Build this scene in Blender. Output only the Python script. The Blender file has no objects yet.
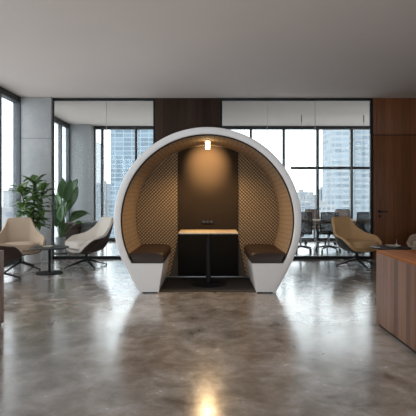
import bpy, bmesh, math, random
from mathutils import Vector, Matrix
PI = math.pi
random.seed(7)
scene = bpy.context.scene
col = scene.collection
H = 1.19            # camera height
F = 450.0           # focal length in pixels of the 416 frame
def X(px, d): return (px - 207.5) * d / F
def Z(py, d): return H - (py - 196.0) * d / F

# ------------------------------------------------------------------ mesh helpers
class MB:
    def __init__(s): s.bm = bmesh.new(); s.uv = None
    def box(s, x0, x1, y0, y1, z0, z1, bev=0.0, seg=2):
        m = Matrix.Translation(((x0+x1)/2, (y0+y1)/2, (z0+z1)/2)) @ Matrix.Diagonal((abs(x1-x0), abs(y1-y0), abs(z1-z0), 1))
        r = bmesh.ops.create_cube(s.bm, size=1, matrix=m)
        if bev > 0:
            es = set(e for v in r['verts'] for e in v.link_edges)
            bmesh.ops.bevel(s.bm, geom=list(es), offset=bev, segments=seg, profile=0.5, affect='EDGES', clamp_overlap=True)
        return s
    def cyl(s, p0, p1, r0, r1=None, seg=20, cap=True):
        r1 = r0 if r1 is None else r1
        p0, p1 = Vector(p0), Vector(p1); a = (p1-p0).normalized()
        t = Vector((1, 0, 0)) if abs(a.x) < .9 else Vector((0, 1, 0))
        u = a.cross(t).normalized(); w = a.cross(u)
        A = [s.bm.verts.new(p0 + (u*math.cos(2*PI*i/seg) + w*math.sin(2*PI*i/seg))*r0) for i in range(seg)]
        B = [s.bm.verts.new(p1 + (u*math.cos(2*PI*i/seg) + w*math.sin(2*PI*i/seg))*r1) for i in range(seg)]
        for i in range(seg):
            j = (i+1) % seg; s.bm.faces.new((A[i], A[j], B[j], B[i]))
        if cap: s.bm.faces.new(A[::-1]); s.bm.faces.new(B)
        return s
    def lathe(s, prof, c=(0, 0, 0), seg=32):
        rings = []
        for r, z in prof:
            if r < 1e-5: rings.append([s.bm.verts.new((c[0], c[1], c[2]+z))])
            else: rings.append([s.bm.verts.new((c[0]+r*math.cos(2*PI*i/seg), c[1]+r*math.sin(2*PI*i/seg), c[2]+z)) for i in range(seg)])
        for a, b in zip(rings, rings[1:]):
            for i in range(seg):
                j = (i+1) % seg
                f = [a[i % len(a)], a[j % len(a)], b[j % len(b)], b[i % len(b)]]
                g = []
                for v in f:
                    if v not in g: g.append(v)
                if len(g) > 2: s.bm.faces.new(g)
        return s
    def tube(s, pts, radii, seg=10):
        pts = [Vector(p) for p in pts]
        if not isinstance(radii, (list, tuple)): radii = [radii]*len(pts)
        rings = []; u = None
        for i, p in enumerate(pts):
            a = (pts[min(i+1, len(pts)-1)] - pts[max(i-1, 0)]).normalized()
            if u is None:
                t = Vector((0, 0, 1)) if abs(a.z) < .9 else Vector((1, 0, 0)); u = a.cross(t).normalized()
            else: u = (u - a*u.dot(a)).normalized()
            w = a.cross(u)
            rings.append([s.bm.verts.new(p + (u*math.cos(2*PI*k/seg) + w*math.sin(2*PI*k/seg))*radii[i]) for k in range(seg)])
        for a, b in zip(rings, rings[1:]):
            for k in range(seg):
                j = (k+1) % seg; s.bm.faces.new((a[k], a[j], b[j], b[k]))
        s.bm.faces.new(rings[0][::-1]); s.bm.faces.new(rings[-1])
        return s
    def prism(s, poly, y0, y1):
        """poly: list of (x,z), extruded along Y"""
        A = [s.bm.verts.new((x, y0, z)) for x, z in poly]; B = [s.bm.verts.new((x, y1, z)) for x, z in poly]
        n = len(poly)
        s.bm.faces.new(A); s.bm.faces.new(B[::-1])
        for i in range(n):
            j = (i+1) % n; s.bm.faces.new((A[j], A[i], B[i], B[j]))
        return s
    def grid(s, rows, closed=False):
        V = [[s.bm.verts.new(p) for p in r] for r in rows]
        for a, b in zip(V, V[1:]):
            n = len(a)
            for i in range(n if closed else n-1):
                j = (i+1) % n
                try: s.bm.faces.new((a[i], a[j], b[j], b[i]))
                except ValueError: pass
        return V
    def build(s, name, mat, parent=None, sharp=35, weld=True):
        if weld: bmesh.ops.remove_doubles(s.bm, verts=s.bm.verts, dist=1e-5)
        bmesh.ops.recalc_face_normals(s.bm, faces=s.bm.faces)
        for f in s.bm.faces: f.smooth = True
        for e in s.bm.edges:
            e.smooth = not (len(e.link_faces) == 2 and e.calc_face_angle(0) > math.radians(sharp))
        me = bpy.data.meshes.new(name); s.bm.to_mesh(me); s.bm.free()
        o = bpy.data.objects.new(name, me); col.objects.link(o)
        me.materials.append(mat)
        if parent: o.parent = parent
        return o

def tag(o, label=None, cat=None, group=None, kind=None):
    if label: o['label'] = label
    if cat: o['category'] = cat
    if group: o['group'] = group
    if kind: o['kind'] = kind
    return o
def thing(name, label, cat, loc=(0, 0, 0), rz=0.0, group=None):
    o = bpy.data.objects.new(name, None); o.empty_display_size = .1; col.objects.link(o)
    o.location = loc; o.rotation_euler = (0, 0, rz)
    return tag(o, label, cat, group)
def struct(name, loc=(0, 0, 0)):
    o = bpy.data.objects.new(name, None); col.objects.link(o); o.location = loc; o['kind'] = 'structure'; return o
def S(o): o['kind'] = 'structure'; return o

# ------------------------------------------------------------------ materials
class N:
    def __init__(s, name):
        s.m = bpy.data.materials.new(name); s.m.use_nodes = True
        s.t = s.m.node_tree; s.t.nodes.clear()
        s.out = s.t.nodes.new('ShaderNodeOutputMaterial')
    def n(s, typ, ins=None, **kw):
        nd = s.t.nodes.new(typ)
        for k, v in kw.items(): setattr(nd, k, v)
        for k, v in (ins or {}).items(): s.set(nd.inputs[k], v)
        return nd
    def set(s, sock, v):
        if isinstance(v, bpy.types.NodeSocket): s.t.links.new(v, sock)
        else: sock.default_value = v
    def math(s, op, a, b=None, c=None):
        nd = s.n('ShaderNodeMath', operation=op)
        s.set(nd.inputs[0], a)
        if b is not None: s.set(nd.inputs[1], b)
        if c is not None: s.set(nd.inputs[2], c)
        return nd.outputs[0]
    def mix(s, f, a, b, blend='MIX'):
        nd = s.n('ShaderNodeMix', data_type='RGBA', blend_type=blend)
        s.set(nd.inputs[0], f); s.set(nd.inputs[6], a); s.set(nd.inputs[7], b)
        return nd.outputs[2]
    def ramp(s, f, stops):
        nd = s.n('ShaderNodeValToRGB', {0: f}); e = nd.color_ramp.elements
        while len(e) < len(stops): e.new(.5)
        for el, (p, c) in zip(e, stops): el.position = p; el.color = c if len(c) == 4 else (*c, 1)
        return nd.outputs[0]
    def range(s, v, a, b, c, d):
        return s.n('ShaderNodeMapRange', {0: v, 1: a, 2: b, 3: c, 4: d}).outputs[0]
    def coord(s, which='Object'):
        return s.n('ShaderNodeTexCoord').outputs[which]
    def xyz(s, v):
        return s.n('ShaderNodeSeparateXYZ', {0: v}).outputs
    def vec(s, x, y, z):
        return s.n('ShaderNodeCombineXYZ', {0: x, 1: y, 2: z}).outputs[0]
    def noise(s, vec, scale, detail=3, rough=.5, dist=0):
        return s.n('ShaderNodeTexNoise', {'Vector': vec, 'Scale': scale, 'Detail': detail, 'Roughness': rough, 'Distortion': dist}).outputs[0]
    def bump(s, h, strength=.2, dist=.01):
        return s.n('ShaderNodeBump', {'Height': h, 'Strength': strength, 'Distance': dist}).outputs[0]
    def principled(s, color, rough=.5, metal=0, normal=None, spec=.5, **extra):
        b = s.n('ShaderNodeBsdfPrincipled', {'Base Color': color, 'Roughness': rough, 'Metallic': metal, 'Specular IOR Level': spec})
        if normal is not None: s.set(b.inputs['Normal'], normal)
        for k, v in extra.items(): s.set(b.inputs[k], v)
        s.t.links.new(b.outputs[0], s.out.inputs[0]); return s.m
def c4(c): return (*c, 1) if len(c) == 3 else c

def plain(name, color, rough=.5, metal=0, var=.06, scale=30, bump=0, spec=.5):
    n = N(name); co = n.coord()
    f = n.noise(co, scale)
    lo = tuple(x*(1-var) for x in color); hi = tuple(min(1, x*(1+var)) for x in color)
    return n.principled(n.mix(f, c4(lo), c4(hi)), rough, metal, n.bump(f, bump, .004) if bump else None, spec)

def fabric(name, color, scale=350):
    n = N(name); co = n.coord()
    f = n.noise(co, scale, 2); g = n.noise(co, 6, 3)
    k = n.math('ADD', n.math('MULTIPLY', f, .6), n.math('MULTIPLY', g, .4))
    return n.principled(n.mix(k, c4(tuple(x*.85 for x in color)), c4(tuple(min(1, x*1.14) for x in color))), .9, 0, n.bump(f, .25, .003), .2)

def wood(name, dark, light, width=.15, grain='z', seam=.03, rough=.42, spec=.4):
    n = N(name); x, y, z = n.xyz(n.coord())
    s_ = n.math('ADD', x, y) if grain == 'z' else x
    if grain == 'z': al, ac = z, s_
    else: al, ac = y, n.math('ADD', x, z)
    q = n.math('DIVIDE', ac, width)
    idn = n.math('FLOOR', q)
    wn = n.n('ShaderNodeTexWhiteNoise', {'W': idn}, noise_dimensions='1D').outputs[0]
    v = n.vec(n.math('MULTIPLY', ac, 40), n.math('MULTIPLY', wn, 40), n.math('ADD', n.math('MULTIPLY', al, 1.6), n.math('MULTIPLY', wn, 17)))
    g = n.noise(v, 1.0, 5, .6, .6)
    g2 = n.noise(v, 4.0, 3, .5)
    k = n.math('ADD', n.math('MULTIPLY', g, .60), n.math('ADD', n.math('MULTIPLY', wn, .40), n.math('MULTIPLY', g2, .12)))
    c = n.mix(n.range(k, .25, .85, 0, 1), c4(dark), c4(light))
    fr = n.math('FRACT', q)
    sm = n.math('LESS_THAN', fr, seam)
    c = n.mix(n.math('MULTIPLY', sm, .65), c, c4(tuple(d*.25 for d in dark)))
    return n.principled(c, rough, 0, n.bump(n.math('SUBTRACT', g, n.math('MULTIPLY', sm, 2.0)), .12, .004), spec)

def concrete_floor():
    n = N('polished_concrete'); co = n.coord()
    big = n.noise(co, .9, 5, .6, .5); mid = n.noise(co, 4.5, 6, .65, .4); fine = n.noise(co, 40, 4, .6)
    k = n.math('ADD', n.math('MULTIPLY', big, .50), n.math('ADD', n.math('MULTIPLY', mid, .46), n.math('MULTIPLY', fine, .06)))
    c = n.ramp(k, [(.38, (.128, .102, .083)), (.5, (.30, .265, .238)), (.60, (.48, .45, .425))])
    warm = n.range(n.noise(co, .55, 3, .5), .45, .68, 0, .35)
    c = n.mix(warm, c, c4((.32, .225, .15)), 'MIX')
    r = n.range(n.math('ADD', n.math('MULTIPLY', mid, .7), n.math('MULTIPLY', fine, .3)), .32, .68, .10, .30)
    h = n.math('ADD', n.math('MULTIPLY', mid, .8), n.math('MULTIPLY', n.noise(co, 11, 3), .4))
    return n.principled(c, r, 0, n.bump(h, .07, .02), 1.0, **{'Coat Weight': .6, 'Coat Roughness': .19})

def concrete(name, lo, hi, seams=()):
    n = N(name); co = n.coord(); z = n.xyz(co)[2]
    a = n.noise(co, 2.2, 6, .6, .3); b = n.noise(co, 25, 3)
    k = n.math('ADD', n.math('MULTIPLY', a, .8), n.math('MULTIPLY', b, .2))
    c = n.mix(n.range(k, .3, .7, 0, 1), c4(lo), c4(hi))
    vo = n.n('ShaderNodeTexVoronoi', {'Vector': co, 'Scale': 9.0}).outputs[0]
    pit = n.math('LESS_THAN', vo, .06)
    c = n.mix(n.math('MULTIPLY', pit, .7), c, c4(tuple(x*.35 for x in lo)))
    for s_ in seams:
        c = n.mix(n.math('MULTIPLY', n.math('LESS_THAN', n.math('ABSOLUTE', n.math('SUBTRACT', z, s_)), .008), .55), c, c4(tuple(x*.45 for x in lo)))
    return n.principled(c, .75, 0, n.bump(n.math('SUBTRACT', k, pit), .2, .006), .3)

def glass(name, tint=(.97, .985, .98), refl=1.0):
    n = N(name)
    fr = n.n('ShaderNodeFresnel', {'IOR': 1.45}).outputs[0]
    tr = n.n('ShaderNodeBsdfTransparent', {0: c4(tint)}).outputs[0]
    gl = n.n('ShaderNodeBsdfGlossy', {'Color': (1, 1, 1, 1), 'Roughness': .01}).outputs[0]
    mx = n.n('ShaderNodeMixShader', {0: n.math('MULTIPLY', fr, refl), 1: tr, 2: gl}).outputs[0]
    n.t.links.new(mx, n.out.inputs[0]); return n.m

def netting(name, color, open_):
    n = N(name)
    b = n.n('ShaderNodeBsdfPrincipled', {'Base Color': c4(color), 'Roughness': .8}).outputs[0]
    t = n.n('ShaderNodeBsdfTransparent').outputs[0]
    f = n.math('ADD', n.math('MULTIPLY', n.noise(n.coord(), 300, 1), .1), open_-.05)
    mx = n.n('ShaderNodeMixShader', {0: f, 1: b, 2: t}).outputs[0]
    n.t.links.new(mx, n.out.inputs[0]); return n.m

def emit(name, color, strength):
    n = N(name); e = n.n('ShaderNodeEmission', {'Color': c4(color), 'Strength': strength})
    n.t.links.new(e.outputs[0], n.out.inputs[0]); return n.m

def weave(name, period, thread, gap, diamond=True):
    """woven acoustic cloth, driven by metric UVs: raised threads with dark openings"""
    n = N(name); u, v, _ = n.xyz(n.coord('UV'))
    if diamond:
        a = n.math('MULTIPLY', n.math('ADD', n.math('ABSOLUTE', u), v), PI/period); b = n.math('MULTIPLY', n.math('SUBTRACT', n.math('ABSOLUTE', u), v), PI/period)
    else:
        a = n.math('MULTIPLY', u, PI/period*.6); b = n.math('MULTIPLY', v, PI/period)
    sa = n.math('ABSOLUTE', n.math('SINE', a)); sb = n.math('ABSOLUTE', n.math('SINE', b))
    h = n.math('MULTIPLY', sa, sb)
    k = n.math('MULTIPLY', n.range(sa, .30, .75, 0, 1), n.range(sb, .15, .6, .10, 1)) if diamond else n.range(sb, .25, .6, 0, 1)
    if not diamond: k = n.math('MULTIPLY', k, n.range(sa, .1, .4, .7, 1))
    nz = n.noise(n.vec(u, v, 0.0), 60, 2)
    c = n.mix(k, c4(gap), c4(thread)); c = n.mix(n.math('MULTIPLY', nz, .35), c, c4(tuple(x*.5 for x in thread)))
    return n.principled(c, .85, 0, n.bump(k, .6, .01), .2)

def facade(name, floor_h, bay, band, glassc, band_w=.3, mull_w=.12, metal=.85, rough=.2):
    n = N(name); x, y, z = n.xyz(n.coord())
    s_ = n.math('ADD', x, y)
    qz = n.math('DIVIDE', z, floor_h); qx = n.math('DIVIDE', s_, bay)
    isb = n.math('MAXIMUM', n.math('LESS_THAN', n.math('FRACT', qz), band_w), n.math('LESS_THAN', n.math('FRACT', qx), mull_w))
    wn = n.n('ShaderNodeTexWhiteNoise', {'Vector': n.vec(n.math('FLOOR', qx), n.math('FLOOR', qz), 0.0)}, noise_dimensions='3D').outputs[0]
    g = n.mix(wn, c4(tuple(v*.78 for v in glassc)), c4(tuple(min(1, v*1.2) for v in glassc)))
    return n.principled(n.mix(isb, g, c4(band)), n.math('ADD', n.math('MULTIPLY', isb, .5), rough), n.math('MULTIPLY', n.math('SUBTRACT', 1.0, isb), metal), None, .1)

def leafmat(name, a, b):
    n = N(name); co = n.coord()
    f = n.noise(co, 9, 3)
    n.principled(n.mix(f, c4(a), c4(b)), .38, 0, None, .5)
    return n.m

M = {}
M['floor'] = concrete_floor()
M['ceiling'] = plain('matt_ceiling_paint', (.62, .55, .505), .9, var=.03, scale=1.5, spec=.1)
M['plaster'] = plain('grey_plaster', (.62, .61, .6), .85, var=.03, scale=4, spec=.2)
M['column'] = concrete('board_concrete', (.36, .37, .375), (.50, .505, .51), (2.27, 1.0))
M['column2'] = concrete('smooth_concrete', (.33, .34, .35), (.42, .43, .44))
M['dark_metal'] = plain('dark_anodised_metal', (.028, .028, .03), .45, .3)
M['grey_metal'] = plain('grey_anodised_metal', (.13, .145, .16), .5, .2)
M['black'] = plain('black_powder_coat', (.012, .012, .013), .6, spec=.25)
M['glass'] = glass('clear_glass', refl=.2)
M['wglass'] = glass('window_glass', (.95, .97, .975), .5)
M['seal'] = plain('silicone_seal', (.42, .43, .44), .5)
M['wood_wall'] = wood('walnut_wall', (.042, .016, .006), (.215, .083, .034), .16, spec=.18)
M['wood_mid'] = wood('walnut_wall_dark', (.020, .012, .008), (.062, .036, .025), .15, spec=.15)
M['wood_counter'] = wood('walnut_counter', (.085, .042, .027), (.275, .148, .096), .075, spec=.2)
M['wood_top'] = wood('walnut_counter_top', (.25, .085, .026), (.44, .165, .06), .12, 'y', .015, .6, .08)
M['white'] = plain('white_lacquer', (.77, .745, .73), .45, var=.02, scale=3)
M['leather'] = plain('brown_leather', (.034, .0185, .0125), .5, var=.2, scale=60, bump=.15, spec=.35)
M['weave_back'] = weave('diamond_weave', .050, (.42, .295, .18), (.010, .006, .003), True)
M['weave_tunnel'] = weave('rib_weave', .036, (.40, .285, .185), (.035, .023, .014), False)
M['pod_panel'] = fabric('dark_brown_felt', (.033, .021, .0125))
M['pod_black'] = fabric('black_felt', (.0045, .004, .004))
M['pod_side_and_shade'] = fabric('charcoal_side_and_shade', (.060, .052, .046), 200)  # charcoal side panels; on the floor sheet its darkness stands in for shade
M['maple'] = wood('pale_maple', (.62, .47, .31), (.78, .62, .43), .2, 'y', .0, .4)
M['lamp_glow'] = emit('lamp_glow', (1, .74, .40), 24)
M['tan'] = fabric('tan_fabric', (.64, .41, .21))
M['beige'] = fabric('beige_fabric', (.52, .40, .30))
M['cream'] = fabric('cream_fabric', (.66, .60, .53))
M['tan_piping'] = plain('tan_piping', (.66, .47, .28), .7); M['beige_piping'] = plain('beige_piping', (.66, .55, .45), .7); M['cream_piping'] = plain('cream_piping', (.76, .71, .65), .7)
M['brown_shell'] = plain('brown_leather_shell', (.038, .021, .016), .5, var=.15, scale=40)
M['charcoal_shell'] = plain('charcoal_leather_shell', (.052, .046, .042), .55, var=.15, scale=40)
M['pot_white'] = plain('pale_ceramic', (.62, .61, .60), .5, var=.03)
M['pot_grey'] = plain('grey_ceramic', (.36, .37, .39), .55, var=.05)
M['soil'] = plain('soil', (.03, .02, .014), .95, var=.4, scale=90, bump=.6)
M['bark'] = plain('bark', (.11, .075, .048), .9, var=.3, scale=40, bump=.4)
M['leaf'] = leafmat('ficus_leaf', (.032, .085, .018), (.13, .23, .055))
M['leaf_big'] = leafmat('paddle_leaf', (.040, .10, .030), (.12, .24, .07))
M['mesh_black'] = netting('black_chair_mesh', (.085, .080, .076), .32)
M['mesh_brown'] = netting('brown_chair_mesh', (.30, .20, .145), .25)
M['chrome'] = plain('grey_steel', (.30, .30, .31), .35, .8)
M['table_wood'] = wood('conference_oak', (.20, .13, .09), (.32, .22, .16), .3, 'y', .0, .6, .15)
M['dish'] = plain('cream_ceramic', (.66, .60, .50), .45, var=.03)
M['pouf_brown'] = fabric('brown_pouf', (.060, .040, .034))
M['pouf_grey'] = fabric('grey_pouf', (.16, .16, .165))
M['city_ground'] = plain('city_ground', (.60, .62, .64), .9, var=.25, scale=.02)
M['roof_grey'] = plain('roof_concrete', (.26, .27, .28), .9, var=.1, scale=.2)

# ------------------------------------------------------------------ setting
XL, XR, YB, YP, YE = -3.5, 4.85, -4.2, 8.5, 11.9       # left wall, right wall, behind the camera, partition, rear windows
CZ = 3.04
S(MB().box(XL-.3, XR+.3, YB-.3, YE+.3, -.25, 0).build('floor', M['floor']))
S(MB().box(XL-.3, XR+.3, YB-.3, YE+.3, CZ, CZ+.25).build('ceiling', M['ceiling']))
S(MB().box(XR, XR+.2, 2.0, YP+.12, 0, CZ).build('wall_right', M['wood_wall']))

def window_y(name, x, segs, top=2.93, bottom=.08, pad=.07, depth=.16):
    """glazed wall in the plane x: posts at the given (y0,y1) ranges, one pane between neighbours"""
    r = struct(name)
    y0, y1 = segs[0][0], segs[-1][1]
    MB().box(x-depth, x, y0, y1, top, CZ, .004).build('top_rail', M['dark_metal'], r)
    MB().box(x-depth, x, y0, y1, 0, bottom, .004).build('bottom_rail', M['dark_metal'], r)
    for a, b in segs: MB().box(x-depth, x, a, b, bottom, top, .003).build('mullion', M['grey_metal'], r)
    for (a, b), (c, d) in zip(segs, segs[1:]):
        MB().box(x-depth*.6-.006, x-depth*.6+.006, b, c, bottom, top).build('pane', M['wglass'], r)
    return r
def window_x(name, y, segs, top=2.955, bottom=.08, depth=.12):
    r = struct(name)
    x0, x1 = segs[0][0], segs[-1][1]
    MB().box(x0, x1, y, y+depth, top, CZ, .004).build('top_rail', M['dark_metal'], r)
    MB().box(x0, x1, y, y+depth, 0, bottom, .004).build('bottom_rail', M['dark_metal'], r)
    for a, b in segs: MB().box(a, b, y, y+depth, bottom, top, .003).build('mullion', M['dark_metal'], r)
    for (a, b), (c, d) in zip(segs, segs[1:]):
        MB().box(b, c, y+depth*.5-.006, y+depth*.5+.006, bottom, top).build('pane', M['wglass'], r)
    return r
segs = [(YB, YB+.2)]
yy = YB+1.6
while yy < 7.0: segs.append((yy-.05, yy+.05)); yy += 1.62
segs.append((7.54, 7.66)); segs.append((8.40, 8.62))
window_y('window_1', XL, segs, depth=.13)
MB_ = MB().box(XL-.16, XL-.02, 8.62, 8.75, 0, CZ); S(MB_.build('wall_left', M['grey_metal']))
window_y('window_2', XL-.05, [(8.75, 8.85), (9.84, 9.90), (10.96, 11.02), (11.54, 11.6)], depth=.09)
S(MB().box(XL-.16, -3.0, 11.6, YE+.12, 0, CZ, .01).build('column_rear', M['column2']))
m = lambda px: (X(px, YE)-.03, X(px, YE)+.03)
window_x('window_3', YE, [(-3.0, -2.97), m(102), m(136), m(170), (-.40, -.34)])
window_x('window_4', YE, [(-.26, -.2), m(218), m(251), m(284), m(318), m(352), m(386), (XR-.06, XR)])
S(MB().box(-.34, -.26, YP+.12, YE+.12, 0, CZ).build('wall_between', M['plaster']))
wr = window_y('added_window_8', XR+.13, [(YP+.12, YP+.2), (9.65, 9.71), (10.8, 10.86), (YE+.04, YE+.12)], depth=.13)  # unseen glazing, added to brighten the conference room ceiling
window_y('added_window_9', XR+.13, [(YB-.1, YB+.1), (-2.7, -2.6), (-1.2, -1.1), (.4, .5), (1.9, 2.0)], depth=.13)  # unseen glazing, added to bring light to the right of the ceiling
# behind the camera: a glazed end wall like the others
window_x('window_5', YB-.12, [(XL-.1, XL+.1)] + [(XL+1.65*i-.05, XL+1.65*i+.05) for i in range(1, 5)] + [(XR-.1, XR)])
S(MB().box(-3.5, X(51, 8.42), 8.42, 8.60, 0, CZ, .012).build('column_concrete', M['column']))

# glazed partition with walnut panels
def glazed(name, x0, x1, joints):
    r = struct(name)
    y0, y1 = YP, YP+.07; w = .042
    MB().box(x0, x1, y0, y1, CZ-.045, CZ, .003).build('top_rail', M['black'], r)
    MB().box(x0, x1, y0, y1, 0, .05, .003).build('bottom_rail', M['black'], r)
    for a in (x0, x1-w): MB().box(a, a+w, y0, y1, .05, CZ-.045, .003).build('post', M['black'], r)
    e = [x0+w] + joints + [x1-w]
    for a, b in zip(e, e[1:]):
        MB().box(a+.004, b-.004, YP+.03, YP+.042, .05, CZ-.045).build('pane', M['glass'], r)
    for j in joints: MB().box(j-.004, j+.004, YP+.028, YP+.044, .05, CZ-.045).build('joint', M['seal'], r)
    return r
glazed('window_6', X(51, YP), X(155.4, YP), [X(106, YP)])
glazed('window_7', X(220, YP), X(373, YP), [X(267.5, YP), X(315.5, YP)])
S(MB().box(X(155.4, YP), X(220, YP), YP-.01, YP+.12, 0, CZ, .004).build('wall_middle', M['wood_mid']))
xw = X(373, YP)
S(MB().box(xw, XR, YP+.03, YP+.14, 0, CZ).build('wall_front', M['black']))
S(MB().box(xw, XR, YP-.01, YP+.03, Z(134.6, YP), CZ, .004).build('trim_1', M['wood_wall']))
door = struct('door_1')
MB().box(xw+.006, xw+1.0, YP-.01, YP+.03, .01, Z(135.4, YP), .004).build('door_leaf', M['wood_wall'], door)
hx, hz = X(379, YP), Z(211.6, YP)
hd = MB().cyl((hx, YP-.01, hz), (hx, YP-.026, hz), .028).cyl((hx, YP-.02, hz), (hx, YP-.06, hz), .011)
hd.tube([(hx-.005, YP-.06, hz), (hx+.07, YP-.062, hz), (hx+.145, YP-.06, hz)], .011).build('door_handle', M['black'], door)
MB().cyl((hx, YP-.01, hz-.085), (hx, YP-.028, hz-.085), .022).cyl((hx, YP-.02, hz-.085), (hx+.004, YP-.04, hz-.085), .012).build('door_lock', M['black'], door)
S(MB().box(xw+1.006, XR, YP-.01, YP+.03, .01, Z(135.4, YP), .004).build('trim_2', M['wood_wall']))

# ------------------------------------------------------------------ meeting pod
PY, PB = 5.52, 6.53          # front plane, back wall
cz, RO, RI = .883, 1.155, 1.068
pod = thing('meeting_pod', 'round white meeting pod with woven brown lining and two facing benches', 'meeting pod', (0, PY, 0))
def arc(r, zlow, n=72, sgn=1):
    a0 = math.asin((zlow-cz)/r)
    return [(-r*math.cos(a0 + (PI-2*a0)*i/n), cz + r*math.sin(a0 + (PI-2*a0)*i/n)) for i in range(n+1)]
depth = PB + .08 - PY
# outer shell: closed ring profile swept along depth, rounded front lip
outer = [(-.838, 0.0)] + arc(RO, .356) + [(.838, 0.0)]
def lerp_prof(k, n):   # resample inner profile to the same number of points
    return k
inner = [(-.74, 0.0)] + arc(RI, .30) + [(.74, 0.0)]
sh = MB()
def blend(a, b, t): return [(p[0]*(1-t)+q[0]*t, p[1]*(1-t)+q[1]*t) for p, q in zip(a, b)]
rows = []
for prof, y in ((blend(outer, inner, .995), .03), (inner, .012), (blend(outer, inner, .95), .003), (blend(outer, inner, .88), 0), (blend(outer, inner, .12), 0), (blend(outer, inner, .04), .004), (outer, .014), (outer, depth-.01), (blend(outer, inner, .1), depth), (inner, depth), (inner, .03)):
    rows.append([(x, y, z) for x, z in prof])
rows[0] = rows[-1]
sh.grid(rows)
# close the two feet
for k in (0, -1):
    pts = [r[k] for r in rows[:-1]]
    sh.bm.faces.new([sh.bm.verts.new(p) for p in pts])
sh.build('outer_shell', M['white'], pod, 50)
# dark piping between shell and lining
pr = arc(RI-.006, .40)
MB().tube([(x, .022, z) for x, z in pr], .0095, 8).build('piping', M['black'], pod)
# curved lining
def lining():
    mb = MB(); uvl = mb.bm.loops.layers.uv.new('UVMap'); n = 96; ny = 6
    def P(i, j, off):
        t = j/ny; r = RI - .016 - .012*t - off
        a0 = math.asin((.34-cz)/r); a = a0 + (PI-2*a0)*i/n
        return (-r*math.cos(a), .03 + (PB-PY-.03)*t, cz + r*math.sin(a)), (a*r, t*(PB-PY))
    V = [[mb.bm.verts.new(P(i, j, .0)[0]) for i in range(n+1)] for j in range(ny+1)]
    W = [[mb.bm.verts.new(P(i, j, -.014)[0]) for i in range(n+1)] for j in range(ny+1)]
    def face(vs, uvs):
        f = mb.bm.faces.new(vs)
        for l, u in zip(f.loops, uvs): l[uvl].uv = u
    for j in range(ny):
        for i in range(n):
            q = [(i, j), (i+1, j), (i+1, j+1), (i, j+1)]
            face([V[b][a] for a, b in q], [P(a, b, 0)[1] for a, b in q])
            q = q[::-1]; face([W[b][a] for a, b in q], [P(a, b, 0)[1] for a, b in q])
    for i in range(n):
        face([V[0][i+1], V[0][i], W[0][i], W[0][i+1]], [(0, 0)]*4)
    return mb.build('curved_lining', M['weave_tunnel'], pod)
lining()
# back wall: structural back, two quilted panels, dark centre panel, black lower panel
bk = arc(RO-.02, .356)
MB().prism([(-.82, 0)] + bk + [(.82, 0)], PB-PY+.035, depth+.01).build('back_board', M['white'], pod)
cxl, cxr = (178-207.5)*PB/F, (238.2-207.5)*PB/F
def quilt(s):
    mb = MB(); uvl = mb.bm.loops.layers.uv.new('UVMap')
    r = RI-.032; xe = cxl if s < 0 else cxr
    pts = [(x, z) for x, z in arc(r, .02, 120) if (x < xe if s < 0 else x > xe)]
    xc = xe + s*.125; pts = [p for p in pts if p[1] > .6 or abs(p[0]) > abs(xc)+.01]
    if s < 0: poly = [(xe, .60), (xc, .02)] + pts + [(xe, cz + math.sqrt(r*r-xe*xe))]
    else: poly = [(xc, .02), (xe, .60), (xe, cz + math.sqrt(r*r-xe*xe))] + pts
    mb.prism(poly, PB-PY, PB-PY+.033)
    for f in mb.bm.faces:
        for l in f.loops: l[uvl].uv = (l.vert.co.x, l.vert.co.z)
    return mb.build('quilted_panel', M['weave_back'], pod)
quilt(-1); quilt(1)
for s_, xe_ in ((-1, cxl), (1, cxr)):
    MB().box(xe_, xe_+s_*.2, PB-PY+.006, PB-PY+.032, .012, .63).build('lower_side_panel', M['pod_side_and_shade'], pod)
zl = .655
r = RI-.032
top = [(x, cz+math.sqrt(r*r-x*x)) for x in [cxl + (cxr-cxl)*i/24 for i in range(25)]]
MB().prism([(cxl, zl)] + top + [(cxr, zl)], PB-PY-.012, PB-PY+.033).build('centre_panel', M['pod_panel'], pod)
MB().box(cxl, cxr, PB-PY-.014, PB-PY+.033, .012, zl, .003).build('lower_panel', M['pod_black'], pod)
MB().box(-.62, .62, PB-PY-.03, PB-PY-.015, .012, .03, .002).build('kick_strip', M['chrome'], pod)
so = MB().box(-.09, .095, PB-PY-.024, PB-PY-.010, Z(223.6, PB), Z(220.0, PB), .003).build('power_strip', M['black'], pod)
for i in range(3):
    MB().box(-.075+.055*i, -.035+.055*i, PB-PY-.027, PB-PY-.022, Z(222.8, PB), Z(220.9, PB), .001).build('socket', M['charcoal_shell'], so)
MB().box(-.66, .66, .05, PB-PY, 0.0, .012, .003).build('floor_shade_sheet', M['pod_side_and_shade'], pod)  # thin dark sheet painting the shade on the pod floor
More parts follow.
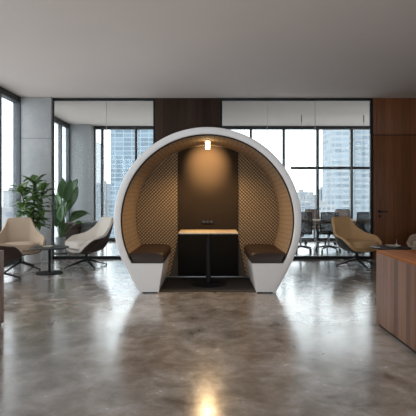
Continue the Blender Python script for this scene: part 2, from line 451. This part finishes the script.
# benches with cushions
for s in (-1, 1):
    rb = RI-.03
    xi = lambda z: math.sqrt(RI*RI-(z-cz)**2)
    om = lambda z: (.838 + (1.028-.838)*z/.356) - .045
    prof = [(s*om(0), 0.0), (s*.602, 0.0), (s*.545, .362), (s*(xi(.362)+.03), .362)] + [(s*om(z), z) for z in (.33, .2, .1)]
    MB().prism(prof, -.0008, PB-PY-.002).build('bench', M['white'], pod)
    MB().prism([(s*.80, .0), (s*.606, .0), (s*.6055, .012), (s*.80, .012)], -.002, .4).build('foot_gasket', M['black'], pod)
    # cushion: lofted rounded slab following the curved lining
    mb = MB(); L = PB-PY-.02; rings = []
    def sect(ins, y):
        zt, zb = .487, .363
        xa = .528 + ins
        p = []
        q = [(xa+.02, zb), (xa, zb+.02+ins*.5), (xa, zt-.03-ins), (xa+.03, zt-ins*.7)]
        q += [((xa+.03)*(1-t)+(xi(zt)-.035-ins)*t, zt-ins*.7+.010*math.sin(PI*t)) for t in (.2, .4, .6, .8)]
        q += [(xi(zt)-.035-ins, zt-.004-ins*.7), (xi(.43)-.03-ins, .43), (xi(zb)-.03-ins, zb)]
        return [(s*x, y, z) for x, z in q]
    for ins, y in ((.035, .004), (.012, .0), (.0, .018), (0, .06), (0, L*.5), (0, L-.05), (.0, L-.01), (.02, L)):
        rings.append(sect(ins, y))
    V = mb.grid(rings, closed=True)
    mb.bm.faces.new(V[0]); mb.bm.faces.new(V[-1][::-1])
    mb.build('seat_cushion', M['leather'], pod, 40)
# lamp in the crown
ly = .42; zt = cz + RI - .018
lamp = MB().cyl((.002, ly, zt), (.002, ly, zt-.022), .030, .030, 24).build('lamp_holder', M['dark_metal'], pod)
MB().lathe([(0, zt-.125), (.022, zt-.125), (.028, zt-.118), (.028, zt-.022), (0, zt-.022)], (.002, ly, 0), 24).build('lamp_tube', M['lamp_glow'], lamp)

# pod table
TD = 6.03
tb = thing('pedestal_table', 'small table with pale wood top and black pedestal inside the pod', 'table', (X(208.3, TD), TD, .012))
MB().box(-.385, .385, -.26, .27, .690, .708, .004).build('tabletop', M['maple'], tb)
MB().box(-.383, .383, -.258, .268, .676, .690, .002).build('top_underside', M['black'], tb)
MB().cyl((0, 0, .012), (0, 0, .68), .034, .034, 28).build('pedestal', M['black'], tb)
MB().lathe([(0, 0), (.242, 0), (.245, .006), (.235, .012), (.06, .018), (.036, .03), (0, .03)], seg=48).build('base_plate', M['black'], tb)

# ------------------------------------------------------------------ counters
def counter(name, label, x0, x1, y0, y1, h=.695, top='wood_top'):
    t = thing(name, label, 'counter', ((x0+x1)/2, (y0+y1)/2, 0))
    a, b = (x1-x0)/2, (y1-y0)/2
    MB().box(-a+.02, a-.02, -b+.02, b-.02, 0, .035).build('plinth', M['black'], t)
    for s in (-1, 1):
        MB().box(s*a-s*.03, s*a, -b, b, .03, h-.028, .002).build('side_panel', M['wood_counter'], t)
        MB().box(-a+.03, a-.03, s*b-s*.03, s*b, .03, h-.028, .002).build('end_panel', M['wood_counter'], t)
    MB().box(-a, a, -b, b, h-.028, h, .004).build('countertop', M[top], t)
    return t
counter('reception_counter', 'low walnut counter of vertical planks with reddish top, beside the tan armchair', 1.553, 2.45, 1.7, 4.14)
counter('reception_counter', 'dark walnut counter cut off by the left picture edge', -2.75, -1.872, 1.7, 4.14, top='wood_counter')

# ------------------------------------------------------------------ lounge chairs
def crom(pts, t):
    n = len(pts)-1; f = min(max(t, 0), 1)*n; i = min(int(f), n-1); u = f-i
    p = [Vector(pts[max(i-1, 0)]), Vector(pts[i]), Vector(pts[i+1]), Vector(pts[min(i+2, n)])]
    return .5*((2*p[1]) + (p[2]-p[0])*u + (2*p[0]-5*p[1]+4*p[2]-p[3])*u*u + (-p[0]+3*p[1]-3*p[2]+p[3])*u**3)
RIM = [(0, -.395, .80), (.10, -.393, .80), (.190, -.38, .795), (.232, -.335, .735), (.280, -.245, .610), (.345, -.14, .528), (.396, -.01, .498), (.406, .13, .472), (.368, .255, .365)]
MID = [(0, -.275, .39), (.09, -.272, .39), (.165, -.255, .39), (.215, -.215, .385), (.262, -.12, .375), (.30, .0, .36), (.322, .11, .34), (.318, .20, .32), (.295, .285, .295)]
BAS = [(0, -.16, .27), (.05, -.158, .27), (.10, -.15, .27), (.14, -.12, .268), (.175, -.06, .265), (.20, .02, .26), (.21, .12, .258), (.21, .21, .258), (.20, .295, .265)]
CEN = [(0, -.05, .232), (0, -.045, .232), (0, -.03, .232), (0, -.01, .232), (0, .03, .232), (0, .08, .234), (0, .14, .236), (0, .22, .242), (0, .305, .252)]
NU, NV = 22, 12
def bucket(t0, t1, vmax, puff):
    G = []
    for j in range(NV+1):
        v = vmax*j/NV; row = []
        for i in range(-NU, NU+1):
            t = abs(i)/NU; sg = -1 if i < 0 else 1
            p = crom([crom(CEN, t), crom(BAS, t), crom(MID, t), crom(RIM, t)], v)
            row.append(Vector((p.x*sg, p.y, p.z)))
        G.append(row)
    nr = []
    for j in range(NV+1):
        r_ = []
        for i in range(2*NU+1):
            du = G[j][min(i+1, 2*NU)]-G[j][max(i-1, 0)]
            jj = max(j, 1); dv = G[min(jj+1, NV)][i]-G[jj-1][i]
            nn = du.cross(dv); nn = nn.normalized() if nn.length > 1e-8 else Vector((0, 0, 1))
            r_.append(nn)
        nr.append(r_)
    # inward is towards the seat centre
    c = Vector((0, .05, .60))
    def off(j, i, t):
        nn = nr[j][i]
        if nn.dot(c-G[j][i]) < 0: nn = -nn
        if j == 0: nn = Vector((0, 0, 1))
        return G[j][i] + nn*t
    mb = MB()
    A = [[off(j, i, t0) for i in range(2*NU+1)] for j in range(NV+1)]
    B = [[off(j, i, t1) for i in range(2*NU+1)] for j in range(NV+1)]
    up = [(A[NV][i]+B[NV][i])/2 + (G[NV][i]-G[NV-1][i]).normalized()*puff for i in range(2*NU+1)]
    rows = A + [up] + B[::-1]
    V = mb.grid(rows)
    nrw = len(V)
    for e in (0, 2*NU):        # front edges
        for j in range(NV):
            try: mb.bm.faces.new((V[j][e], V[j+1][e], V[nrw-2-j][e], V[nrw-1-j][e]))
            except ValueError: pass
        try: mb.bm.faces.new((V[NV][e], V[NV+1][e], V[NV+2][e]))
        except ValueError: pass
    return mb
def cushion(w, y0, y1, z0, z1):
    mb = MB(); n = 40; rows = []
    cy = (y0+y1)/2; b = (y1-y0)/2
    for sc_, z in ((.0, z0), (.6, z0), (.95, z0+.004), (1.0, z0+.03), (1.0, z1-.04), (.95, z1-.014), (.8, z1-.003), (.5, z1+.004), (0, z1+.008)):
        row = []
        for i in range(n):
            a = 2*PI*i/n; ca, sa = math.cos(a), math.sin(a); k = .52
            row.append((w*sc_*math.copysign(abs(ca)**k, ca)*(1 - .10*(1-sa)/2), cy + b*sc_*math.copysign(abs(sa)**k, sa), z))
        rows.append(row)
    mb.grid(rows, closed=True); return mb
def lounge_chair(label, x, y, rz, cloth, shell, legrot=0.0, seat=None, lean=1.0):
    t = thing('lounge_chair', label, 'armchair', (x, y, 0), rz, 'swivel lounge chairs')
    bucket(0.0, .013, .972, .001).build('shell', M[shell], t, 60)
    bucket(.013, .058, 1.0, .014).build('upholstery', M[cloth], t, 60)
    sc_ = cushion(.278, -.19, .350, .315, .438).build('seat_cushion', M[seat or cloth], t, 60)
    for zz in (.352, .424):
        ring = []
        for i in range(48):
            a = 2*PI*i/48; ca, sa = math.cos(a), math.sin(a); k = .52; q = 1.0 if zz < .4 else .965
            ring.append((.280*q*math.copysign(abs(ca)**k, ca)*(1 - .10*(1-sa)/2), .08 + .272*q*math.copysign(abs(sa)**k, sa), zz))
        MB().tube(ring + [ring[0]], .0055, 6).build('piping', M[cloth + '_piping'], sc_)
    MB().cyl((0, .05, .10), (0, .05, .235), .024, .026).lathe([(0, .222), (.09, .225), (.10, .234), (.09, .242), (0, .245)], (0, .05, 0), 24).build('column', M['black'], t)
    for k in range(4):
        a = PI/4 + k*PI/2 + legrot; ca, sa = math.cos(a), math.sin(a); sx, sy = -sa, ca
        mb = MB(); rows = []
        for rr, z, hw, hh in ((.0, .120, .020, .020), (.06, .112, .019, .017), (.20, .066, .014, .012), (.345, .022, .011, .008), (.375, .013, .010, .007)):
            rows.append([(ca*rr+sx*w_, .05+sa*rr+sy*w_, z+h_) for w_, h_ in ((-hw, -hh), (hw, -hh), (hw, hh), (-hw, hh))])
        V = mb.grid(rows, closed=True); mb.bm.faces.new(V[0]); mb.bm.faces.new(V[-1])
        g = mb.build('leg', M['black'], t)
        MB().cyl((ca*.36, .05+sa*.36, 0), (ca*.36, .05+sa*.36, .013), .013, .012, 12).build('glide', M['black'], g)
    return t
R = math.radians
# local front is +Y; a turn of 180 deg faces the camera
lounge_chair('tan armchair with charcoal shell in front of the glass, near the walnut door', X(354, 7.75), 7.72, R(180+24), 'tan', 'charcoal_shell', R(30))
lounge_chair('beige armchair under the bushy potted plant beside the concrete column', -3.06, 7.34, R(180+24), 'beige', 'brown_shell', R(8))
lounge_chair('cream armchair with dark brown shell beside the pod, turned towards the round table', X(89, 7.6), 7.6, R(180-48), 'cream', 'brown_shell', R(40))
lounge_chair('armchair with dark brown side cut off by the left edge, nearest of the left group', -3.09, 6.38, R(-30), 'beige', 'brown_shell', R(-5))
lounge_chair('pale armchair cut off at the right edge, behind the walnut counter', 3.83, 7.55, R(180-55), 'beige', 'charcoal_shell', R(10))

def side_table(label, x, y):
    t = thing('side_table', label, 'side table', (x, y, 0), 0, 'round pedestal side tables')
    MB().lathe([(0, .385), (.285, .385), (.292, .391), (.292, .397), (.286, .402), (0, .402)], seg=48).build('tabletop', M['dark_metal'], t)
    MB().cyl((0, 0, .012), (0, 0, .386), .020, .020, 20).build('pedestal', M['black'], t)
    MB().lathe([(0, 0), (.198, 0), (.203, .005), (.196, .011), (.03, .016), (0, .016)], seg=40).build('base_plate', M['black'], t)
    return t
side_table('black round pedestal table between the armchairs on the left', X(49.5, 6.95), 6.95)
side_table('dark round table beside the tan armchair, half hidden by the walnut counter', X(391, 6.95), 6.95)
def dish(label, x, y, r_, h=.022):
    return tag(MB().lathe([(0, 0), (r_*.55, 0), (r_*.6, .003), (r_*.95, h*.8), (r_, h), (r_*.97, h), (r_*.88, h*.75), (r_*.55, .008), (0, .006)], seg=32).build('dish', M['dish'], None), label, 'dish'), (x, y)
d1, p = dish('shallow cream dish on the left black round table', X(47.5, 6.88), 6.88, .075); d1.location = (*p, .402)
d2, p = dish('wide flat cream dish on the right round table', X(393, 6.92), 6.92, .115, .030); d2.location = (*p, .402)
st = thing('reed_bottle', 'tiny cream bottle with thin upright stick on the right round table', 'bottle', (X(396.5, 7.08), 7.08, .402))
MB().lathe([(0, 0), (.018, 0), (.02, .004), (.02, .025), (.009, .036), (.009, .042), (0, .042)], seg=20).build('bottle_body', M['dish'], st)
MB().cyl((0, 0, .03), (.003, .002, .105), .003, .003, 8).build('stick', M['dish'], st)
bk_ = thing('book', 'small grey closed book at the near left rim of the right round table', 'book', (X(375.5, 6.9), 6.9, .402), R(12))
MB().box(-.045, .045, -.06, .06, .002, .011).build('pages', M['white'], bk_)
MB().box(-.047, .047, -.062, .062, .0, .002).box(-.047, .047, -.062, .062, .011, .013).box(-.048, -.045, -.062, .062, 0, .013).build('cover', M['seal'], bk_)

# ------------------------------------------------------------------ plants
def leaf(mb, base, d, L, W, droop, nseg=7, cup=.25, side=None):
    d = Vector(d).normalized(); up = Vector((0, 0, 1))
    if side is None: side = d.cross(up)
    else: side = Vector(side) - d*d.dot(Vector(side))
    side = side.normalized() if side.length > 1e-3 else Vector((1, 0, 0))
    p = Vector(base); cur = d.copy(); rows = []
    for i in range(nseg+1):
        t = i/nseg
        w = W*(math.sin(PI*min(1, (t*.92+.04)))**.75)*(1-.15*t)
        nrm = side.cross(cur).normalized()
        if i == nseg: w *= .15
        row = []
        for k in (-1, -.5, 0, .5, 1):
            row.append(p + side*(w*k) + nrm*(abs(k)*w*cup + .012*math.sin(t*9+k*2)*abs(k)))
        rows.append(row)
        cur = (cur - up*droop/nseg).normalized(); p = p + cur*(L/nseg)
    mb.grid(rows)
def build_leaves(mb, name, mat, parent):
    o = mb.build(name, mat, parent, 80, weld=False)
    sm = o.modifiers.new('thick', 'SOLIDIFY'); sm.thickness = .0025
    return o
def pot(prof, mat, parent, soil_r, soil_z):
    o = MB().lathe(prof, seg=36).build('pot', M[mat], parent)
    MB().lathe([(0, soil_z+.008), (soil_r*.6, soil_z+.005), (soil_r, soil_z), (soil_r, soil_z-.02), (0, soil_z-.02)], seg=28).build('soil', M['soil'], parent)
rnd = random.Random(11)
pl = thing('potted_plant', 'bushy leafy plant in a pale pot in front of the concrete column', 'plant', (X(33, 8.03), 8.03, 0))
pot([(0, 0), (.135, 0), (.142, .006), (.163, .26), (.158, .264), (.150, .26), (.148, .22), (0, .22)], 'pot_white', pl, .148, .235)
tr = MB()
stems = [[(0, 0, .23), (.01, 0, .5), (.0, .01, .85), (.02, 0, 1.15), (.03, 0, 1.44)],
         [(.02, .0, .6), (.09, -.03, .82), (.15, -.05, 1.10), (.19, -.05, 1.30)],
         [(.0, .0, .66), (-.08, -.03, .86), (-.14, -.04, 1.08), (-.19, -.06, 1.28)]]
for s_ in stems: tr.tube(s_, [.018-.010*i/(len(s_)-1) for i in range(len(s_))], 8)
tr.build('trunk', M['bark'], pl)
lf = MB()
for s_, n_ in zip(stems, (44, 26, 26)):
    for i in range(n_):
        t = .34 + .66*i/(n_-1) if s_ is stems[0] else .12 + .88*i/(n_-1)
        b = crom(s_, t); a = i*2.4 + rnd.uniform(-.4, .4)
        el = rnd.uniform(-.1, .95) + (.7 if t > .9 else 0)
        leaf(lf, b, (math.cos(a), math.sin(a)*.75, el), rnd.uniform(.20, .32), rnd.uniform(.05, .08), rnd.uniform(.4, 1.3))
build_leaves(lf, 'foliage', M['leaf'], pl)

p2 = thing('potted_plant', 'big paddle-leaf plant in a grey pot behind the glass partition', 'plant', (X(60.5, 9.35), 9.35, 0))
MB().lathe([(0, 0), (.15, 0), (.165, .012), (.16, .02), (.05, .014), (0, .014)], seg=32).build('saucer', M['dark_metal'], p2)
pot([(0, .014), (.088, .014), (.095, .02), (.105, .33), (.100, .334), (.094, .33), (.092, .29), (0, .29)], 'pot_grey', p2, .093, .30)
stk = MB(); lf = MB()
specs = [(.30, .95, .55, .10, .25), (.18, 1.12, .48, .105, .2), (-.05, 1.05, .5, .10, .3), (-.10, .80, .42, .09, .7), (.05, .70, .45, .09, .9), (.40, .85, .45, .075, 1.3), (.42, .62, .40, .07, 1.5),
         (.10, .90, .5, .1, .6), (-.12, .6, .4, .08, 1.1), (.0, .5, .36, .08, 1.0), (.30, .70, .42, .085, .9), (.12, 1.0, .46, .095, .4), (.26, 1.18, .46, .11, .35), (.02, 1.2, .42, .10, .3), (.16, .78, .42, .10, .7), (-.08, .95, .42, .09, .5), (-.02, .36, .34, .08, .9)]
for i, (dx, h_, L_, w_, dr) in enumerate(specs):
    dy = rnd.uniform(-.22, .22)
    b = (rnd.uniform(-.03, .03), rnd.uniform(-.03, .03), .30); tp = (dx*.55, dy*.6, h_-.05)
    stk.tube([b, (dx*.15, dy*.2, h_*.6), tp], [.010, .008, .006], 6)
    leaf(lf, tp, (dx*1.1+.02, dy, .9 if dr < .8 else .55), L_, w_, dr*1.3, 8, .3, (1, rnd.uniform(-.9, .9), rnd.uniform(-.5, .5)))
stk.build('stalk', M['leaf_big'], p2, weld=False); build_leaves(lf, 'foliage', M['leaf_big'], p2)

# ------------------------------------------------------------------ seats in the left back room
def pouf(label, x, y, w, dpt, h, mat):
    t = thing('pouf', label, 'pouf', (x, y, 0))
    MB().box(-w/2, w/2, -dpt/2, dpt/2, .04, h-.12, .015, 3).build('body', M[mat], t)
    MB().box(-w/2-.003, w/2+.003, -dpt/2-.003, dpt/2+.003, h-.12, h, .03, 4).build('seat', M[mat], t)
    for sx in (-1, 1):
        for sy in (-1, 1): MB().cyl((sx*(w/2-.04), sy*(dpt/2-.04), 0), (sx*(w/2-.04), sy*(dpt/2-.04), .045), .014, .018, 12).build('foot', M['black'], t)
pouf('dark brown pouf behind the glass beside the paddle-leaf plant', X(71.3, 10.2)-.05, 10.4, .36, .4, .57, 'pouf_brown')
pouf('grey pouf behind the glass, between the brown pouf and the windows', X(83.5, 10.2)+.02, 10.62, .31, .4, .60, 'pouf_grey')

# ------------------------------------------------------------------ conference room
TZ = .64
ct = thing('conference_table', 'long wooden conference table behind the glass partition', 'table', (2.35, 10.35, 0))
MB().box(-1.55, 1.55, -.42, .42, TZ-.06, TZ, .008).build('tabletop', M['table_wood'], ct)
for sx in (-1, 1):
    MB().box(sx*1.15-.03, sx*1.15+.03, -.25, .25, .02, TZ-.06, .005).build('leg', M['dark_metal'], ct)
    MB().box(sx*1.15-.05, sx*1.15+.05, -.36, .36, 0, .02, .005).build('foot', M['dark_metal'], ct)
def office_chair(label, x, y, rz, mat):
    t = thing('office_chair', label, 'office chair', (x, y, 0), rz, 'mesh chairs at the conference table')
    # backrest: curved mesh in a rounded frame (front is +Y)
    bw, z0, z1 = .19, .40, .845
    def pt(u, v, off=0):
        w = bw*(1-.10*v*v); return (u*w, -.20 - .05*v + .05*u*u + off - .03*math.sin(PI*v), z0 + (z1-z0)*v)
    mb = MB(); A = [[pt(-1+2*i/10, j/8) for i in range(11)] for j in range(9)]; B = [[pt(-1+2*i/10, j/8, -.010) for i in range(11)] for j in range(9)]
    VA = mb.grid(A); VB = mb.grid(B)
    for i in range(10):
        mb.bm.faces.new((VA[0][i], VA[0][i+1], VB[0][i+1], VB[0][i])); mb.bm.faces.new((VA[8][i], VA[8][i+1], VB[8][i+1], VB[8][i]))
    for j in range(8):
        mb.bm.faces.new((VA[j][0], VA[j+1][0], VB[j+1][0], VB[j][0])); mb.bm.faces.new((VA[j][10], VA[j+1][10], VB[j+1][10], VB[j][10]))
    back = mb.build('backrest', M[mat], t)
    loop = [pt(-1+2*i/8, 0, -.005) for i in range(9)] + [pt(1, j/8, -.005) for j in range(1, 9)] + [pt(1-2*i/8, 1, -.005) for i in range(1, 9)] + [pt(-1, 1-j/8, -.005) for j in range(1, 9)]
    MB().tube(loop, .011, 8).build('back_frame', M['black'], back)
    MB().box(-.21, .21, -.18, .22, .375, .43, .022, 3).build('seat', M[mat], t)
    MB().tube([(0, -.235, .48), (0, -.23, .40), (0, -.16, .35), (0, 0, .345)], .018, 8).build('back_support', M['black'], t)
    for s in (-1, 1):
        MB().tube([(s*.16, .0, .37), (s*.235, .0, .38), (s*.245, .0, .45), (s*.245, .0, .57)], .012, 8).box(s*.245-.03, s*.245+.03, -.12, .12, .568, .592, .008).build('armrest', M['black'], t)
    MB().cyl((0, 0, .09), (0, 0, .375), .022, .026, 16).build('column', M['chrome'], t)
    for k in range(5):
        a = k*2*PI/5 + .3; ca, sa = math.cos(a), math.sin(a)
        lg = MB().tube([(0, 0, .115), (ca*.12, sa*.12, .105), (ca*.255, sa*.255, .078)], [.022, .018, .012], 8).build('leg', M['dark_metal'], t)
        MB().cyl((ca*.26-sa*.011, sa*.26+ca*.011, .027), (ca*.26+sa*.011, sa*.26-ca*.011, .027), .027, .027, 16).cyl((ca*.255, sa*.255, .04), (ca*.255, sa*.255, .08), .008, .008, 8).build('caster', M['black'], lg)
    return t
nd, fd = 9.62, 11.15
office_chair('black mesh office chair half hidden by the right edge of the pod', X(300.5, nd), nd, R(6), 'mesh_black')
office_chair('black mesh office chair just left of the tan armchair, near side of the conference table', X(328.5, nd), nd, R(-8), 'mesh_black')
office_chair('black mesh office chair behind the tan armchair, next to the wood wall', X(361, nd), nd, R(5), 'mesh_black')
office_chair('brown mesh office chair across the table, showing beside the pod', X(314.5, fd), fd, R(183), 'mesh_brown')
office_chair('brown mesh office chair across the table, showing above the tan armchair', X(344.5, fd), fd, R(176), 'mesh_brown')
# linear pendant
PD = 10.3
pn = thing('linear_pendant', 'long thin dark pendant lamp hanging on two wires in the conference room', 'pendant light', (X(331, PD), PD, Z(168, PD)))
hw = 40*PD/F
MB().box(-hw, hw, -.03, .03, -.028, .030, .004).build('lamp_bar', M['black'], pn)
MB().box(-hw+.02, hw-.02, -.018, .018, -.032, -.027).build('diffuser', M['seal'], pn)
for px in (301.5, 363.8):
    x_ = X(px, PD)-X(331, PD); zc = CZ-Z(168, PD)
    w_ = MB().cyl((x_, 0, .018), (x_, 0, zc-.02), .004, .004, 8).build('wire', M['grey_metal'], pn)
    MB().cyl((x_, 0, zc-.16), (x_, 0, zc), .012, .012, 16).build('ceiling_mount', M['grey_metal'], w_)

# ------------------------------------------------------------------ city
GZ = -70
S(MB().box(-1500, 1500, 60, 3000, GZ-2, GZ).build('ground_city', M['city_ground']))
fac = {
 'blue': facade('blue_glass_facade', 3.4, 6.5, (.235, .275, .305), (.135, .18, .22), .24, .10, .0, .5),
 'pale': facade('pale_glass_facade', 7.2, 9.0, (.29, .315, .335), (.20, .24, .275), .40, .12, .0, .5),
 'haze': facade('hazed_glass_facade', 3.6, 5.0, (.36, .37, .38), (.32, .34, .36), .45, .3, .0, .5),  # distance haze put into the colour: pale, low-contrast bands and glass
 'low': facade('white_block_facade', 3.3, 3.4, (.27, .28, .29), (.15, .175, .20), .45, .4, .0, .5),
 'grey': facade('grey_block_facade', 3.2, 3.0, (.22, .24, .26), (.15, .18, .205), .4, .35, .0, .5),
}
def building(label, px0, px1, pytop, d, dep, mat, steps=0, cat='building', group=None, name='office_building'):
    x0, x1, zt = X(px0, d), X(px1, d), Z(pytop, d)
    t = thing(name, label, cat, ((x0+x1)/2, d+dep/2, GZ), 0, group)
    a = (x1-x0)/2; h = zt-GZ
    MB().box(-a, a, -dep/2, dep/2, 0, h).build('facade', fac[mat], t)
    MB().box(-a-.3, a+.3, -dep/2-.3, dep/2+.3, h, h+1.4).build('parapet', M['roof_grey'], t)
    MB().box(-a*.45, a*.3, -dep*.2, dep*.25, h+1.4, h+4.5).build('roof_plant', M['roof_grey'], t)
    return t
building('blue glass tower block seen left of the pod', 110.5, 168, 108, 345, 40, 'blue', name='office_tower', cat='tower')
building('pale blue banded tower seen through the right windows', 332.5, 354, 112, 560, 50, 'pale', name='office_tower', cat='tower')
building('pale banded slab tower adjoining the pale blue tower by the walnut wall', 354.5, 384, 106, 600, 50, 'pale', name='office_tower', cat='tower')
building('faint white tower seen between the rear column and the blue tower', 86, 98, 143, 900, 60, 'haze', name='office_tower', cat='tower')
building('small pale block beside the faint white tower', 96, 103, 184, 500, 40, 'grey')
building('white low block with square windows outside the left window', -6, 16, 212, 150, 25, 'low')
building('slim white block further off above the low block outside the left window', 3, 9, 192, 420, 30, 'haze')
building('low grey block right of the pod, nearest of the skyline', 296, 312, 203, 420, 30, 'grey')
building('white block with tall flank just right of the pod', 300, 308, 193, 520, 30, 'low')
building('pale stepped block in the middle of the right skyline', 311, 318, 196, 480, 30, 'low')
building('grey block left of the pale blue tower', 321, 331, 190, 620, 30, 'grey')
building('low white block at the foot of the pale blue tower', 318, 336, 207, 330, 25, 'low')
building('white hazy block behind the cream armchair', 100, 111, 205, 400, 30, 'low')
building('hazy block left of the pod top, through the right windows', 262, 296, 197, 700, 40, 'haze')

# ------------------------------------------------------------------ light, sky, camera
SKY, SUNSIDE = 3.4, 3.9
w = bpy.data.worlds.new('overcast'); scene.world = w; w.use_nodes = True
nt = w.node_tree; nt.nodes.clear()
out = nt.nodes.new('ShaderNodeOutputWorld'); bg = nt.nodes.new('ShaderNodeBackground')
tc = nt.nodes.new('ShaderNodeTexCoord'); sp = nt.nodes.new('ShaderNodeSeparateXYZ'); rp = nt.nodes.new('ShaderNodeValToRGB')
nt.links.new(tc.outputs['Generated'], sp.inputs[0]); nt.links.new(sp.outputs[2], rp.inputs[0]); nt.links.new(rp.outputs[0], bg.inputs[0]); nt.links.new(bg.outputs[0], out.inputs[0])
e = rp.color_ramp.elements
e[0].position = 0; e[0].color = (.86, .90, .95, 1); e[1].position = .5; e[1].color = (.93, .95, .97, 1)
# thin overcast: the sun stands behind cloud to the left rear of the camera, so that side of the sky is brighter
dt = nt.nodes.new('ShaderNodeVectorMath'); dt.operation = 'DOT_PRODUCT'; dt.inputs[1].default_value = Vector((-.85, -.5, .2)).normalized()
nt.links.new(tc.outputs['Generated'], dt.inputs[0])
mr = nt.nodes.new('ShaderNodeMapRange'); mr.interpolation_type = 'SMOOTHSTEP'
nt.links.new(dt.outputs['Value'], mr.inputs[0])
for i, v in ((1, -.25), (2, .8), (3, SKY), (4, SUNSIDE)): mr.inputs[i].default_value = v
nt.links.new(mr.outputs[0], bg.inputs[1])

def portal(loc, rot, sx, sy):
    l = bpy.data.lights.new('daylight_portal', 'AREA'); l.shape = 'RECTANGLE'; l.size = sx; l.size_y = sy; l.cycles.is_portal = True
    o = bpy.data.objects.new('daylight_portal', l); col.objects.link(o); o.location = loc; o.rotation_euler = rot
portal((XL-.2, (YB+8.3)/2, 1.5), (0, -PI/2, 0), 3.0, 8.3-YB)       # faces +X
portal((XL-.25, 10.2, 1.5), (0, -PI/2, 0), 3.0, 2.9)
portal((XR+.25, -1.1, 1.5), (0, PI/2, 0), 3.0, 6.2)
portal((XR+.25, 10.2, 1.5), (0, PI/2, 0), 3.0, 3.4)
portal(((XL+XR)/2, YE+.2, 1.5), (-PI/2, 0, 0), XR-XL, 3.0)            # faces -Y
portal(((XL+XR)/2, YB-.2, 1.5), (PI/2, 0, 0), XR-XL, 3.0)             # faces +Y

def spot(name, energy, size, blend, loc, aim, rad):
    l = bpy.data.lights.new(name, 'SPOT'); l.energy = energy; l.color = (1, .69, .36); l.spot_size = R(size); l.spot_blend = blend; l.shadow_soft_size = rad
    o = bpy.data.objects.new(name, l); col.objects.link(o); o.location = loc; o.rotation_euler = Vector(aim).to_track_quat('-Z', 'Y').to_euler()
spot('pod_lamp_back_spot', 185, 70, 1.0, (.002, PY+ly+.05, zt-.085), (0, .57, -.20), .03)   # adjustable spot turned to the back panel
spot('pod_lamp_downlight', 55, 150, .6, (.002, PY+ly, zt-.15), (0, 0, -1), .025)

cam = bpy.data.cameras.new('camera'); co = bpy.data.objects.new('camera', cam); col.objects.link(co)
co.location = (0, 0, H); co.rotation_euler = (PI/2, 0, 0)
cam.sensor_width = 36; cam.lens = F*36/416; cam.clip_end = 5000
cam.shift_y = -12/416; cam.shift_x = .5/416
scene.camera = co
vs = scene.view_settings
vs.view_transform = 'Standard'; vs.look = 'None'; vs.gamma = 1; vs.use_curve_mapping = False; vs.exposure = 0.0
scene.cycles.max_bounces = 10; scene.cycles.diffuse_bounces = 5; scene.cycles.glossy_bounces = 5; scene.cycles.transparent_max_bounces = 16
scene.cycles.caustics_reflective = False; scene.cycles.caustics_refractive = False
scene.cycles.sample_clamp_indirect = 6
